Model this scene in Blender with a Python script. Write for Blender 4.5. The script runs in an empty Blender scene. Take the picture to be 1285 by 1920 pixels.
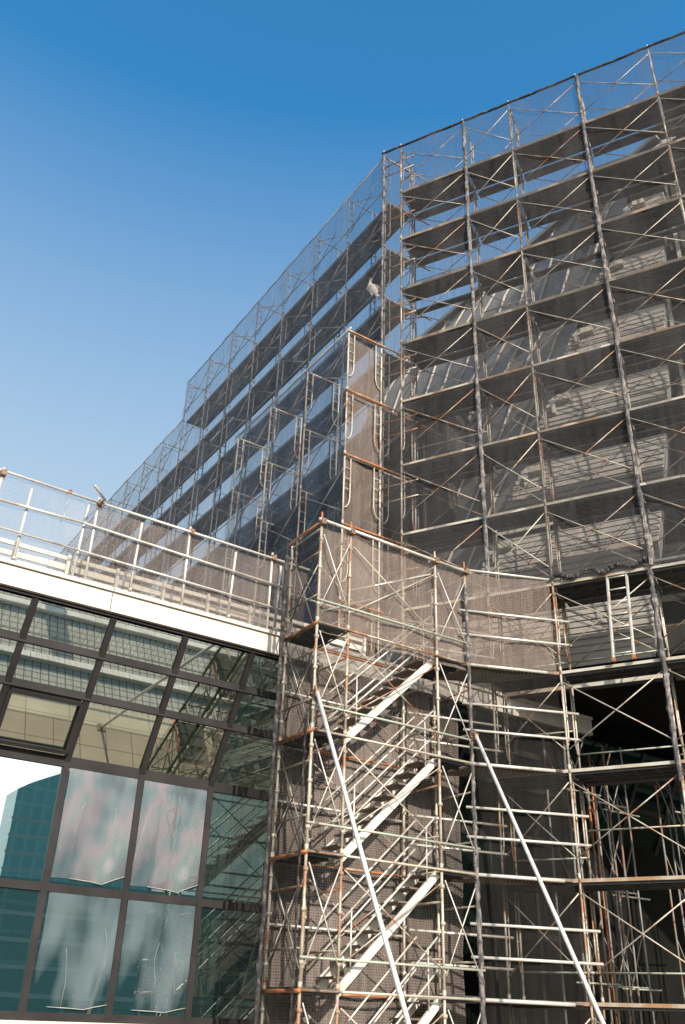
import bpy, math, random
from mathutils import Vector, Matrix
R = math.radians
random.seed(7)
scene = bpy.context.scene

# ---------------------------------------------------------------- camera
CAM_H = 1.6
F, PITCH, ROLL = 1695.525, R(29.4685), R(2.00708)
cam = bpy.data.cameras.new('camera'); camo = bpy.data.objects.new('camera', cam)
scene.collection.objects.link(camo); scene.camera = camo
cam.sensor_fit = 'VERTICAL'; cam.sensor_height = 36; cam.sensor_width = 24.1
cam.lens = F / 1920 * 36; cam.clip_start = 0.1; cam.clip_end = 5000
_cp, _sp, _c, _s = math.cos(PITCH), math.sin(PITCH), math.cos(ROLL), math.sin(ROLL)
_M = Matrix(((_c, -_s, 0), (_s, _c, 0), (0, 0, 1))) @ Matrix(((1, 0, 0), (0, _sp, -_cp), (0, _cp, _sp)))
_rot = Matrix((_M[0], -_M[1], -_M[2])).transposed()
camo.matrix_world = Matrix.Translation((0, 0, CAM_H)) @ _rot.to_4x4()

# ---------------------------------------------------------------- light
SUN_AZ, SUN_EL = R(155), R(26)          # azimuth clockwise from +Y
w = bpy.data.worlds.new('World'); scene.world = w; w.use_nodes = True
nt = w.node_tree; nt.nodes.clear()
sky = nt.nodes.new('ShaderNodeTexSky'); sky.sky_type = 'NISHITA'; sky.sun_disc = False
sky.sun_elevation = SUN_EL; sky.sun_rotation = SUN_AZ
sky.air_density = 1.3; sky.dust_density = 0.8; sky.ozone_density = 2.5
bg = nt.nodes.new('ShaderNodeBackground'); bg.inputs[1].default_value = 0.10
wo = nt.nodes.new('ShaderNodeOutputWorld')
# the colour of the clear sky, and the white glare of the haze round the sun
def wn(typ, **kw):
    n = nt.nodes.new(typ)
    for k, v in kw.items(): setattr(n, k, v)
    return n
tint = wn('ShaderNodeMix', data_type='RGBA', blend_type='MULTIPLY'); tint.inputs[0].default_value = 1
tint.inputs[7].default_value = (0.46, 1.52, 1.98, 1); nt.links.new(sky.outputs[0], tint.inputs[6])
geo = wn('ShaderNodeTexCoord'); dot = wn('ShaderNodeVectorMath', operation='DOT_PRODUCT'); nt.links.new(geo.outputs['Generated'], dot.inputs[0])
dot.inputs[1].default_value = (math.sin(SUN_AZ) * math.cos(SUN_EL), math.cos(SUN_AZ) * math.cos(SUN_EL), math.sin(SUN_EL))
mrg = wn('ShaderNodeMapRange'); mrg.inputs['From Min'].default_value = .80; mrg.inputs['From Max'].default_value = 1.0
nt.links.new(dot.outputs['Value'], mrg.inputs[0])
pw = wn('ShaderNodeMath', operation='POWER'); pw.inputs[1].default_value = 1.3; nt.links.new(mrg.outputs[0], pw.inputs[0])
ml = wn('ShaderNodeVectorMath', operation='SCALE'); ml.inputs[0].default_value = (34, 32, 29); nt.links.new(pw.outputs[0], ml.inputs['Scale'])
sxyz = wn('ShaderNodeSeparateXYZ'); nt.links.new(geo.outputs['Generated'], sxyz.inputs[0])
hz = wn('ShaderNodeMapRange'); hz.inputs['From Min'].default_value = .80; hz.inputs['From Max'].default_value = .33
hz.inputs['To Min'].default_value = 0; hz.inputs['To Max'].default_value = .9; nt.links.new(sxyz.outputs[2], hz.inputs[0])
hm = wn('ShaderNodeMix', data_type='RGBA'); hm.inputs[7].default_value = (5.35, 5.55, 5.1, 1)
nt.links.new(hz.outputs[0], hm.inputs[0]); nt.links.new(tint.outputs[2], hm.inputs[6])
add = wn('ShaderNodeVectorMath', operation='ADD'); nt.links.new(hm.outputs[2], add.inputs[0]); nt.links.new(ml.outputs[0], add.inputs[1])
nt.links.new(add.outputs[0], bg.inputs[0]); nt.links.new(bg.outputs[0], wo.inputs[0])
sl = bpy.data.lights.new('sun', 'SUN'); sl.energy = 5.0; sl.angle = R(0.5); sl.color = (1, 0.9, 0.77)
so = bpy.data.objects.new('sun', sl); scene.collection.objects.link(so)
sd = Vector((math.sin(SUN_AZ) * math.cos(SUN_EL), math.cos(SUN_AZ) * math.cos(SUN_EL), math.sin(SUN_EL)))
so.rotation_euler = sd.to_track_quat('Z', 'Y').to_euler(); so.location = sd * 60
scene.view_settings.view_transform = 'Standard'; scene.view_settings.look = 'None'
scene.view_settings.gamma = 1; scene.view_settings.exposure = 0.35
scene.cycles.transparent_max_bounces = 40; scene.cycles.max_bounces = 8
scene.cycles.use_denoising = True; scene.cycles.caustics_reflective = False; scene.cycles.caustics_refractive = False

# ---------------------------------------------------------------- frames of reference
A2, A1 = R(57.06618), R(118.22412)
d2 = Vector((math.sin(A2), math.cos(A2), 0)); d3 = Vector((-math.cos(A2), math.sin(A2), 0))
d1 = Vector((math.sin(A1), math.cos(A1), 0)); n1 = Vector((-math.cos(A1), math.sin(A1), 0))
ROT_QR = math.atan2(d2.y, d2.x); ROT_SP = math.atan2(d1.y, d1.x)
def QR(q, r, z): v = d2 * q + d3 * r; return Vector((v.x, v.y, z + CAM_H))     # z counts from eye level
def SP(s, p, z): v = d1 * s + n1 * p; return Vector((v.x, v.y, z + CAM_H))
GZ = -CAM_H
def lev(k): return 0.45 + 2 * k

# ---------------------------------------------------------------- materials
def nodes(name):
    m = bpy.data.materials.new(name); m.use_nodes = True; t = m.node_tree; t.nodes.clear()
    o = t.nodes.new('ShaderNodeOutputMaterial'); return m, t, o
def N(t, typ, **kw):
    n = t.nodes.new(typ)
    for k, v in kw.items():
        if hasattr(n, k): setattr(n, k, v)
        else: n.inputs[k].default_value = v
    return n
def noise(t, scale, detail=4, rough=0.6, vec=None, mapping=None):
    co = N(t, 'ShaderNodeTexCoord'); src = co.outputs['Object']
    if mapping:
        mp = N(t, 'ShaderNodeMapping'); mp.inputs['Scale'].default_value = mapping
        t.links.new(src, mp.inputs[0]); src = mp.outputs[0]
    n = N(t, 'ShaderNodeTexNoise'); n.inputs['Scale'].default_value = scale
    n.inputs['Detail'].default_value = detail; n.inputs['Roughness'].default_value = rough
    t.links.new(src, n.inputs['Vector']); return n
def ramp(t, src, stops):
    r = N(t, 'ShaderNodeValToRGB'); e = r.color_ramp.elements
    while len(e) < len(stops): e.new(0.5)
    for i, (p, c) in enumerate(stops):
        e[i].position = p; e[i].color = (*c, 1) if len(c) == 3 else c
    t.links.new(src, r.inputs[0]); return r
def surface(name, stops, scale=3, rough=0.6, metal=0, mapping=None, bump=0, rnd=0.0, detail=4, spec=.5):
    m, t, o = nodes(name)
    b = N(t, 'ShaderNodeBsdfPrincipled'); b.inputs['Roughness'].default_value = rough; b.inputs['Metallic'].default_value = metal; b.inputs['Specular IOR Level'].default_value = spec
    n = noise(t, scale, detail, mapping=mapping); src = n.outputs[0]
    if rnd:
        oi = N(t, 'ShaderNodeObjectInfo'); ma = N(t, 'ShaderNodeMath', operation='MULTIPLY_ADD')
        ma.inputs[1].default_value = rnd; t.links.new(oi.outputs['Random'], ma.inputs[0]); t.links.new(n.outputs[0], ma.inputs[2])
        sb = N(t, 'ShaderNodeMath', operation='SUBTRACT'); sb.inputs[1].default_value = rnd / 2
        t.links.new(ma.outputs[0], sb.inputs[0]); src = sb.outputs[0]
    r = ramp(t, src, stops); t.links.new(r.outputs[0], b.inputs['Base Color'])
    if bump:
        bm_ = N(t, 'ShaderNodeBump'); bm_.inputs['Strength'].default_value = bump; bm_.inputs['Distance'].default_value = 0.02
        n2 = noise(t, scale * 6, 3, mapping=mapping); t.links.new(n2.outputs[0], bm_.inputs['Height']); t.links.new(bm_.outputs[0], b.inputs['Normal'])
    t.links.new(b.outputs[0], o.inputs[0]); return m
MT = {}
MT['steel'] = surface('scaffold_steel', [(.30, (.52, .46, .375)), (.52, (.40, .35, .28)), (.60, (.30, .17, .10)), (.72, (.27, .09, .032))], 2.3, .5, .15, rnd=.16)
MT['rust'] = surface('rusty_steel', [(.30, (.50, .38, .27)), (.45, (.42, .18, .07)), (.65, (.33, .10, .03))], 3.5, .7, .1, rnd=.2)
MT['galv'] = surface('galvanised_tube', [(.3, (.50, .47, .42)), (.55, (.58, .55, .50)), (.68, (.40, .33, .26))], 2.5, .4, .25, rnd=.1)
MT['green'] = surface('green_painted_tube', [(.35, (.40, .38, .31)), (.5, (.30, .36, .29)), (.65, (.40, .34, .26))], 2.0, .5, .1, rnd=.2)
MT['deck'] = surface('scaffold_plank', [(.25, (.024, .025, .026)), (.5, (.045, .045, .044)), (.75, (.085, .075, .066))], 1.7, .8, 0, mapping=(1, 6, 1), bump=.3, rnd=.35)
MT['deckpale'] = surface('pale_scaffold_plank', [(.25, (.17, .165, .16)), (.5, (.27, .26, .25)), (.75, (.34, .32, .30))], 1.7, .8, 0, mapping=(1, 6, 1), bump=.3, rnd=.35)
MT['deck_edge'] = surface('plank_edge_beam', [(.35, (.50, .46, .39)), (.55, (.40, .33, .25)), (.68, (.34, .19, .10))], 1.4, .5, .1, rnd=.3)
MT['alum'] = surface('aluminium_stair', [(.3, (.70, .65, .58)), (.55, (.60, .54, .47)), (.7, (.42, .33, .25))], 2.5, .4, .1)
MT['white'] = surface('painted_fascia', [(.3, (.50, .45, .385)), (.55, (.56, .51, .44)), (.8, (.43, .38, .32))], 2.2, .5, 0, mapping=(1.6, 1, .22), detail=7)
MT['concrete'] = surface('pale_concrete', [(.3, (.52, .47, .42)), (.55, (.66, .60, .54)), (.75, (.42, .37, .33))], 1.3, .85, 0, mapping=(1, 1, .3), bump=.3)
MT['mullion'] = surface('bronze_anodised_frame', [(.35, (.018, .016, .016)), (.65, (.032, .028, .028))], 1.2, .6, 0, spec=.12)
MT['siding'] = surface('grey_corrugated_siding', [(.25, (.36, .33, .305)), (.5, (.48, .44, .405)), (.75, (.41, .37, .34))], .9, .55, .1, mapping=(.5, 1, 2.5), rnd=.15)
MT['lean'] = surface('grey_roof_sheet', [(.25, (.20, .19, .185)), (.5, (.30, .285, .27)), (.75, (.23, .22, .21))], .5, .6, 0, mapping=(1, .4, 1))
MT['dark'] = surface('shade_dark_cladding', [(.3, (.03, .029, .028)), (.7, (.06, .056, .052))], .8, .8)
MT['undershade'] = surface('undershade_black', [(.3, (.006, .0065, .006)), (.7, (.013, .013, .011))], .8, .9, spec=.05)  # near-black base colour stands in for the deep shade under the building
MT['bundle'] = surface('bunched_net_edge', [(.3, (.09, .08, .08)), (.45, (.07, .065, .07)), (.6, (.26, .225, .21)), (.8, (.06, .055, .06))], 9, .95, 0, mapping=(1, 1, .6), bump=1.0, detail=6)
MT['darkbundle'] = surface('dark_rolled_net', [(.35, (.012, .011, .012)), (.55, (.05, .045, .045)), (.75, (.22, .19, .17))], 9, .9, bump=1.0, detail=6)
MT['asphalt'] = surface('asphalt', [(.3, (.05, .05, .05)), (.7, (.08, .078, .072))], 2, .9)
MT['kerb'] = surface('white_kerb_stone', [(.3, (.62, .58, .52)), (.6, (.78, .74, .67))], 3, .8)
MT['coupler'] = surface('iron_coupler', [(.4, (.08, .06, .05)), (.6, (.28, .15, .08))], 20, .7, .3)
MT['pole'] = surface('pale_steel_prop', [(.3, (.56, .55, .54)), (.55, (.66, .65, .64)), (.66, (.48, .42, .36)), (.74, (.36, .2, .12))], 5, .4, .2, mapping=(1, 1, .6), detail=7)
MT['perf'] = surface('perforated_steel_deck', [(.3, (.09, .07, .055)), (.7, (.16, .12, .09))], 3, .7)

def paving(name, tile, c1, c2, mortar, msize=.06, off=0):
    m, t, o = nodes(name); b = N(t, 'ShaderNodeBsdfPrincipled'); b.inputs['Roughness'].default_value = .8
    co = N(t, 'ShaderNodeTexCoord'); br = N(t, 'ShaderNodeTexBrick'); br.offset = off
    t.links.new(co.outputs['Object'], br.inputs['Vector'])
    br.inputs['Scale'].default_value = 1; br.inputs['Brick Width'].default_value = tile; br.inputs['Row Height'].default_value = tile
    br.inputs['Mortar Size'].default_value = msize * tile; br.inputs['Color1'].default_value = (*c1, 1); br.inputs['Color2'].default_value = (*c2, 1)
    br.inputs['Mortar'].default_value = (*mortar, 1)
    n = noise(t, .8, 5); r = ramp(t, n.outputs[0], [(.3, (.75, .75, .75)), (.7, (1, 1, 1))])
    mx = N(t, 'ShaderNodeMix', data_type='RGBA', blend_type='MULTIPLY'); mx.inputs[0].default_value = 1
    t.links.new(br.outputs[0], mx.inputs[6]); t.links.new(r.outputs[0], mx.inputs[7]); t.links.new(mx.outputs[2], b.inputs['Base Color'])
    t.links.new(b.outputs[0], o.inputs[0]); return m
MT['paver'] = paving('small_grey_pavers', .235, (.50, .49, .43), (.44, .43, .375), (.14, .14, .125), .075)
MT['bigtile'] = paving('large_brown_tiles', .75, (.42, .33, .23), (.38, .30, .21), (.14, .11, .08), .018)
MT['tan'] = paving('tan_stone_paving', 1.2, (.62, .54, .39), (.56, .48, .34), (.35, .30, .2), .012)

def net_mat(name, cover, col, streak=1.0):
    """woven debris netting: open weave that lets part of the light through"""
    m, t, o = nodes(name)
    df = N(t, 'ShaderNodeBsdfDiffuse'); tl = N(t, 'ShaderNodeBsdfTranslucent'); tr = N(t, 'ShaderNodeBsdfTransparent')
    n1_ = noise(t, 1.0, 5, .65, mapping=(9, 9, .35)); n2_ = noise(t, .45, 3)
    cr = ramp(t, n2_.outputs[0], [(.3, tuple(c * .8 for c in col)), (.7, tuple(min(1, c * 1.2) for c in col))])
    t.links.new(cr.outputs[0], df.inputs[0]); t.links.new(cr.outputs[0], tl.inputs[0])
    a = N(t, 'ShaderNodeMixShader'); a.inputs[0].default_value = .35
    t.links.new(df.outputs[0], a.inputs[1]); t.links.new(tl.outputs[0], a.inputs[2])
    # coverage = weave + streaks + large patches
    mr = N(t, 'ShaderNodeMapRange'); mr.inputs['From Min'].default_value = .3; mr.inputs['From Max'].default_value = .7
    mr.inputs['To Min'].default_value = -.13 * streak; mr.inputs['To Max'].default_value = .13 * streak
    t.links.new(n1_.outputs[0], mr.inputs[0])
    mr2 = N(t, 'ShaderNodeMapRange'); mr2.inputs['From Min'].default_value = .3; mr2.inputs['From Max'].default_value = .7
    mr2.inputs['To Min'].default_value = -.06; mr2.inputs['To Max'].default_value = .06
    t.links.new(n2_.outputs[0], mr2.inputs[0])
    co = N(t, 'ShaderNodeTexCoord'); sp = N(t, 'ShaderNodeSeparateXYZ'); t.links.new(co.outputs['Object'], sp.inputs[0])
    wv = N(t, 'ShaderNodeMath', operation='ADD'); t.links.new(sp.outputs[0], wv.inputs[0]); t.links.new(sp.outputs[1], wv.inputs[1])
    def thread(src, freq):
        k = N(t, 'ShaderNodeMath', operation='MULTIPLY'); k.inputs[1].default_value = freq; t.links.new(src, k.inputs[0])
        s = N(t, 'ShaderNodeMath', operation='SINE'); t.links.new(k.outputs[0], s.inputs[0])
        u = N(t, 'ShaderNodeMath', operation='MULTIPLY'); u.inputs[1].default_value = .07; t.links.new(s.outputs[0], u.inputs[0]); return u
    t1 = thread(wv.outputs[0], 2 * math.pi / .045); t2 = thread(sp.outputs[2], 2 * math.pi / .045)
    acc = None
    for x in (mr.outputs[0], mr2.outputs[0], t1.outputs[0], t2.outputs[0]):
        ad = N(t, 'ShaderNodeMath', operation='ADD'); t.links.new(x, ad.inputs[0])
        if acc is None: ad.inputs[1].default_value = cover
        else: t.links.new(acc.outputs[0], ad.inputs[1])
        acc = ad
    acc.use_clamp = True
    mx = N(t, 'ShaderNodeMixShader'); t.links.new(acc.outputs[0], mx.inputs[0])
    t.links.new(tr.outputs[0], mx.inputs[1]); t.links.new(a.outputs[0], mx.inputs[2]); t.links.new(mx.outputs[0], o.inputs[0])
    return m
MT['net'] = net_mat('debris_net_weave', .33, (.125, .118, .12))
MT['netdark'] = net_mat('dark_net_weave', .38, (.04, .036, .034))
MT['netfar'] = net_mat('shaded_debris_net', .36, (.13, .165, .22), .8)  # bluer copy of the net, shade put into its colour
MT['nettower'] = net_mat('sunlit_tower_weave', .50, (.38, .315, .28), 1.1)  # paler tower and rail nets have the sun glow put into their colour
MT['nettop'] = net_mat('sunlit_tower_net', .50, (.30, .235, .20), 1.1)
MT['netrail'] = net_mat('sunlit_rail_weave', .42, (.25, .205, .18), 1.0)

def glass_mat(name, tint, refl, body, top=.95):
    m, t, o = nodes(name)
    g = N(t, 'ShaderNodeBsdfGlossy'); g.inputs['Roughness'].default_value = .004; g.inputs['Color'].default_value = (*tint, 1)
    d = N(t, 'ShaderNodeBsdfDiffuse'); d.inputs[0].default_value = (*body, 1)
    lw = N(t, 'ShaderNodeLayerWeight'); lw.inputs['Blend'].default_value = .3
    mr = N(t, 'ShaderNodeMapRange'); mr.inputs['To Min'].default_value = refl; mr.inputs['To Max'].default_value = top
    t.links.new(lw.outputs['Fresnel'], mr.inputs[0])
    bmp = N(t, 'ShaderNodeBump'); bmp.inputs['Strength'].default_value = .02; bmp.inputs['Distance'].default_value = .02
    nn = noise(t, .9, 1); t.links.new(nn.outputs[0], bmp.inputs['Height']); t.links.new(bmp.outputs[0], g.inputs['Normal'])
    mx = N(t, 'ShaderNodeMixShader'); t.links.new(mr.outputs[0], mx.inputs[0]); t.links.new(d.outputs[0], mx.inputs[1]); t.links.new(g.outputs[0], mx.inputs[2])
    t.links.new(mx.outputs[0], o.inputs[0]); return m
MT['glass'] = glass_mat('green_reflective_glass', (.86, .87, .79), .60, (.02, .03, .02))
MT['glassdark'] = glass_mat('shade_dark_glass', (.20, .34, .28), .03, (.003, .005, .004), .09)  # duller copy of the pane glass, shade put into its colour
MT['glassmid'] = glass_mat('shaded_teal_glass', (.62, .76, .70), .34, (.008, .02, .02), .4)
MT['glassblue'] = glass_mat('teal_reflective_glass', (.80, .92, .92), .55, (.015, .05, .055))

def film_mat(name, cover, cols):
    m, t, o = nodes(name)
    n = noise(t, 1.6, 2, .5, mapping=(1, 1, .6))
    r = ramp(t, n.outputs[0], cols)
    d = N(t, 'ShaderNodeBsdfPrincipled'); d.inputs['Roughness'].default_value = .3; t.links.new(r.outputs[0], d.inputs['Base Color'])
    tr = N(t, 'ShaderNodeBsdfTransparent'); n2 = noise(t, 1.3, 2, .5, mapping=(1.4, 1, .45))
    mr = N(t, 'ShaderNodeMapRange'); mr.inputs['From Min'].default_value = .35; mr.inputs['From Max'].default_value = .65
    mr.inputs['To Min'].default_value = cover - .2; mr.inputs['To Max'].default_value = cover + .2
    t.links.new(n2.outputs[0], mr.inputs[0])
    co = N(t, 'ShaderNodeTexCoord'); sp = N(t, 'ShaderNodeSeparateXYZ'); t.links.new(co.outputs['Object'], sp.inputs[0])
    ma = N(t, 'ShaderNodeMath', operation='MULTIPLY_ADD'); ma.inputs[1].default_value = .16; t.links.new(sp.outputs[2], ma.inputs[0]); t.links.new(mr.outputs[0], ma.inputs[2]); ma.use_clamp = True
    mx = N(t, 'ShaderNodeMixShader'); t.links.new(ma.outputs[0], mx.inputs[0]); t.links.new(tr.outputs[0], mx.inputs[1]); t.links.new(d.outputs[0], mx.inputs[2])
    t.links.new(mx.outputs[0], o.inputs[0]); return m
MT['film'] = film_mat('iridescent_film', .24, [(.25, (.09, .10, .13)), (.40, (.15, .20, .215)), (.52, (.26, .225, .25)), (.64, (.18, .24, .235)), (.78, (.34, .32, .36))])
MT['film_clear'] = film_mat('clear_blue_film', .02, [(.3, (.12, .17, .19)), (.7, (.22, .28, .30))])
MT['film_edge'] = surface('curled_film_edge', [(.3, (.45, .42, .36)), (.7, (.25, .25, .23))], 4, .4)

def banded(name, c1, c2, fl, win):
    m, t, o = nodes(name); b = N(t, 'ShaderNodeBsdfPrincipled'); b.inputs['Roughness'].default_value = .3
    co = N(t, 'ShaderNodeTexCoord'); mp = N(t, 'ShaderNodeMapping'); mp.inputs['Rotation'].default_value = (R(90), 0, 0)
    t.links.new(co.outputs['Object'], mp.inputs[0])
    br = N(t, 'ShaderNodeTexBrick'); br.offset = 0; br.inputs['Scale'].default_value = 1; br.inputs['Brick Width'].default_value = win
    br.inputs['Row Height'].default_value = fl; br.inputs['Mortar Size'].default_value = .25
    br.inputs['Color1'].default_value = (*c1, 1); br.inputs['Color2'].default_value = (c1[0] * 1.3, c1[1] * 1.3, c1[2] * 1.3, 1); br.inputs['Mortar'].default_value = (*c2, 1)
    t.links.new(mp.outputs[0], br.inputs['Vector']); t.links.new(br.outputs[0], b.inputs['Base Color']); t.links.new(b.outputs[0], o.inputs[0]); return m
MT['skyscraper'] = banded('teal_curtain_wall', (.05, .20, .25), (.12, .32, .36), 3.2, 2.4)
MT['office'] = banded('teal_office_wall', (.010, .038, .042), (.07, .12, .115), 3.6, 5.0)

# ---------------------------------------------------------------- mesh helpers
class MB:
    def __init__(s): s.v = []; s.f = []
    def tube(s, a, b, r=.024, n=7, cap=True):
        a, b = Vector(a), Vector(b); d = (b - a)
        if d.length < 1e-6: return s
        d.normalize(); u = d.orthogonal().normalized(); w_ = d.cross(u); i = len(s.v)
        for p in (a, b):
            for k in range(n):
                t = 2 * math.pi * k / n; s.v.append(p + u * (r * math.cos(t)) + w_ * (r * math.sin(t)))
        for k in range(n):
            k2 = (k + 1) % n; s.f.append((i + k, i + k2, i + n + k2, i + n + k))
        if cap: s.f.append(tuple(i + k for k in reversed(range(n)))); s.f.append(tuple(i + n + k for k in range(n)))
        return s
    def path(s, pts, r=.02, n=6):
        pts = [Vector(p) for p in pts]
        rr = r if isinstance(r, (list, tuple)) else [r] * len(pts); i = len(s.v); m = len(pts)
        ref = Vector((.31, .87, .12)).normalized()
        for k, p in enumerate(pts):
            d = (pts[min(k + 1, m - 1)] - pts[max(k - 1, 0)]).normalized(); u = d.cross(ref).normalized(); w_ = d.cross(u)
            for j in range(n):
                t = 2 * math.pi * j / n; s.v.append(p + (u * math.cos(t) + w_ * math.sin(t)) * rr[k])
        for k in range(m - 1):
            for j in range(n):
                j2 = (j + 1) % n; s.f.append((i + k * n + j, i + k * n + j2, i + (k + 1) * n + j2, i + (k + 1) * n + j))
        s.f.append(tuple(i + j for j in reversed(range(n)))); s.f.append(tuple(i + (m - 1) * n + j for j in range(n)))
        return s
    def box(s, lo, hi):
        x0, y0, z0 = lo; x1, y1, z1 = hi; i = len(s.v)
        s.v += [Vector(p) for p in ((x0, y0, z0), (x1, y0, z0), (x1, y1, z0), (x0, y1, z0), (x0, y0, z1), (x1, y0, z1), (x1, y1, z1), (x0, y1, z1))]
        s.f += [tuple(i + k for k in q) for q in ((0, 3, 2, 1), (4, 5, 6, 7), (0, 1, 5, 4), (1, 2, 6, 5), (2, 3, 7, 6), (3, 0, 4, 7))]
        return s
    def beam(s, a, b, wx, wz, up=(0, 0, 1)):
        a, b = Vector(a), Vector(b); d = (b - a).normalized(); up = Vector(up); u = d.cross(up).normalized(); v = u.cross(d).normalized(); i = len(s.v)
        for p in (a, b):
            for (p1, p2) in ((-1, -1), (1, -1), (1, 1), (-1, 1)): s.v.append(p + u * (wx / 2 * p1) + v * (wz / 2 * p2))
        s.f += [tuple(i + k for k in q) for q in ((0, 1, 2, 3), (7, 6, 5, 4), (0, 4, 5, 1), (1, 5, 6, 2), (2, 6, 7, 3), (3, 7, 4, 0))]
        return s
    def quad(s, *p):
        i = len(s.v); s.v += [Vector(x) for x in p]; s.f.append(tuple(range(i, i + len(p)))); return s
    def slab(s, pts, t):
        """closed slab from an outline and a thickness vector"""
        i = len(s.v); n = len(pts); t = Vector(t); s.v += [Vector(p) for p in pts] + [Vector(p) + t for p in pts]
        s.f.append(tuple(range(i, i + n))); s.f.append(tuple(reversed(range(i + n, i + 2 * n))))
        for k in range(n): s.f.append((i + k, i + (k + 1) % n, i + n + (k + 1) % n, i + n + k))
        return s
    def mesh(s, name, mat, smooth=False):
        me = bpy.data.meshes.new(name); me.from_pydata([tuple(v) for v in s.v], [], s.f); me.update()
        me.materials.append(MT[mat] if isinstance(mat, str) else mat)
        if smooth: me.polygons.foreach_set('use_smooth', [True] * len(me.polygons))
        return me
def link(name, me, parent=None, loc=(0, 0, 0), rz=0, sc=(1, 1, 1)):
    o = bpy.data.objects.new(name, me); scene.collection.objects.link(o)
    o.parent = parent; o.location = loc; o.rotation_euler = (0, 0, rz); o.scale = sc; return o
def tag(o, label=None, cat=None, group=None, kind=None):
    if label: o['label'] = label
    if cat: o['category'] = cat
    if group: o['group'] = group
    if kind: o['kind'] = kind
    return o
def thing(name, loc, rz, label, cat, group=None):
    return tag(link(name, None, None, loc, rz), label, cat, group)
def qr(root0, q, r, z): return Vector((q - root0[0], r - root0[1], z - root0[2]))

# ================================================================ THE SETTING
def plane(name, q0, q1, r0, r1, z, mat):
    me = MB().box((q0, r0, z - .3), (q1, r1, z)).mesh(name, mat)
    return tag(link(name, me, None, (0, 0, CAM_H), ROT_QR), kind='structure')
g = MB().quad((-1500, -1500, 0), (1500, -1500, 0), (1500, 1500, 0), (-1500, 1500, 0)).mesh('ground', 'asphalt')
tag(link('ground', g, None, (0, 0, -.02)), kind='structure')
plane('plaza_paving', -40, 60, -12, 8.9, GZ + .004, 'paver')
plane('stone_path', -40, 60, 8.904, 9.7, GZ + .008, 'tan')
plane('tile_pavement', -40, 60, 9.704, 40, GZ + .004, 'bigtile')
for i, rr in enumerate((5.72, 7.93)):
    k = MB()
    for j in range(-20, 50): k.box((j * 1.0, rr - .11, GZ), (j * 1.0 + .985, rr + .11, GZ + .15))
    tag(link('kerb', k.mesh('kerb', 'kerb'), None, (0, 0, CAM_H), ROT_QR), kind='structure')

# ================================================================ GLASS PAVILION (left, runs on behind the scaffold)
GP0 = (0.0, 16.38, GZ)
pav = thing('glass_pavilion', QR(0, 16.38, GZ), ROT_QR, 'low pavilion of dark framed reflective glass under a thick cream fascia', 'building')
P = lambda q, r, z: qr(GP0, q, r, z)
prof = [(GZ, 16.38), (-.06, 16.38), (1.84, 16.38), (3.93, 16.38), (4.97, 15.80), (5.64, 15.425), (6.27, 15.075)]
Q0, DQ = 4.90, 1.433
K0, K1 = -4, 16
# fascia in lengths with open joints
fq = [-3.0, 4.78 - 4.1, 4.78, 8.88, 12.98, 17.3]
for a, b in zip(fq[:-1], fq[1:]):
    m = MB()
    a2_, b2_ = a + .009, b - .009
    m.slab([P(a2_, 15.0, 6.36), P(a2_, 15.0, 6.72), P(a2_, 15.9, 6.72), P(a2_, 15.9, 6.36)], (b2_ - a2_, 0, 0))
    link('fascia', m.mesh('fascia', 'white'), pav)
    m = MB().slab([P(a2_, 14.95, 6.735), P(a2_, 14.95, 6.80), P(a2_, 15.3, 6.84), P(a2_, 15.3, 6.735)], (b2_ - a2_, 0, 0))
    link('coping', m.mesh('coping', 'white'), pav)
m = MB().box(P(-3, 15.302, 6.725), P(17.3, 16.6, 6.83)); m.box(P(-3, 16.602, 6.3), P(11.4, 60, 6.82)); m.box(P(11.4, 16.602, 6.3), P(17.3, 18.2, 6.82))
link('roof', m.mesh('roof', 'concrete'), pav)
m = MB().box(P(-3, 15.08, 6.30), P(17.3, 15.2, 6.355)); link('head_frame', m.mesh('head_frame', 'mullion'), pav)
for k in range(K0, K1):
    q = Q0 + DQ * k; m = MB()
    for (z0, r0), (z1, r1) in zip(prof[1:-1], prof[2:]):
        d_ = Vector((0, r1 - r0, z1 - z0)).normalized(); nn_ = Vector((0, -d_.z, d_.y))
        m.slab([P(q - .055, r0, z0) + nn_ * .05, P(q + .055, r0, z0) + nn_ * .05, P(q + .055, r0, z0) - nn_ * .10, P(q - .055, r0, z0) - nn_ * .10], (0, r1 - r0, z1 - z0))
    m.box(P(q - .055, 16.33, GZ), P(q + .055, 16.48, -.062))
    link('mullion', m.mesh('mullion', 'mullion'), pav)
for (z, r, h) in ((-.06, 16.38, .14), (1.84, 16.38, .13), (3.93, 16.38, .19), (4.97, 15.80, .13), (5.64, 15.425, .13)):
    m = MB(); m.box(P(-3, r - .042, z - h / 2), P(21.2, r + .09, z + h / 2))
    link('transom', m.mesh('transom', 'mullion'), pav)
ps = MB()
for k in range(K0 - 1, K1):
    qa, qb = Q0 + DQ * k, Q0 + DQ * (k + 1)
    for j, ((z0, r0), (z1, r1)) in enumerate(zip(prof[:-1], prof[1:])):
        m = MB(); jit = random.uniform(-.0006, .0006)
        m.slab([P(qa + .03, r0 + jit, z0 + .02), P(qb - .03, r0 - jit, z0 + .02), P(qb - .03, r1 - jit, z1 - .02), P(qa + .03, r1 + jit, z1 - .02)], (0, .012, 0))
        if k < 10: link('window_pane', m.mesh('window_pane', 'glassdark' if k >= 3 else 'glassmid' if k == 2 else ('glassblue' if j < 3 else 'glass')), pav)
        else: ps.v, ps.f = ps.v + m.v, ps.f + [tuple(x + len(ps.v) for x in f) for f in m.f]
tag(link('far_pane', ps.mesh('far_pane', 'glassdark'), pav), kind='stuff')
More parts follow.
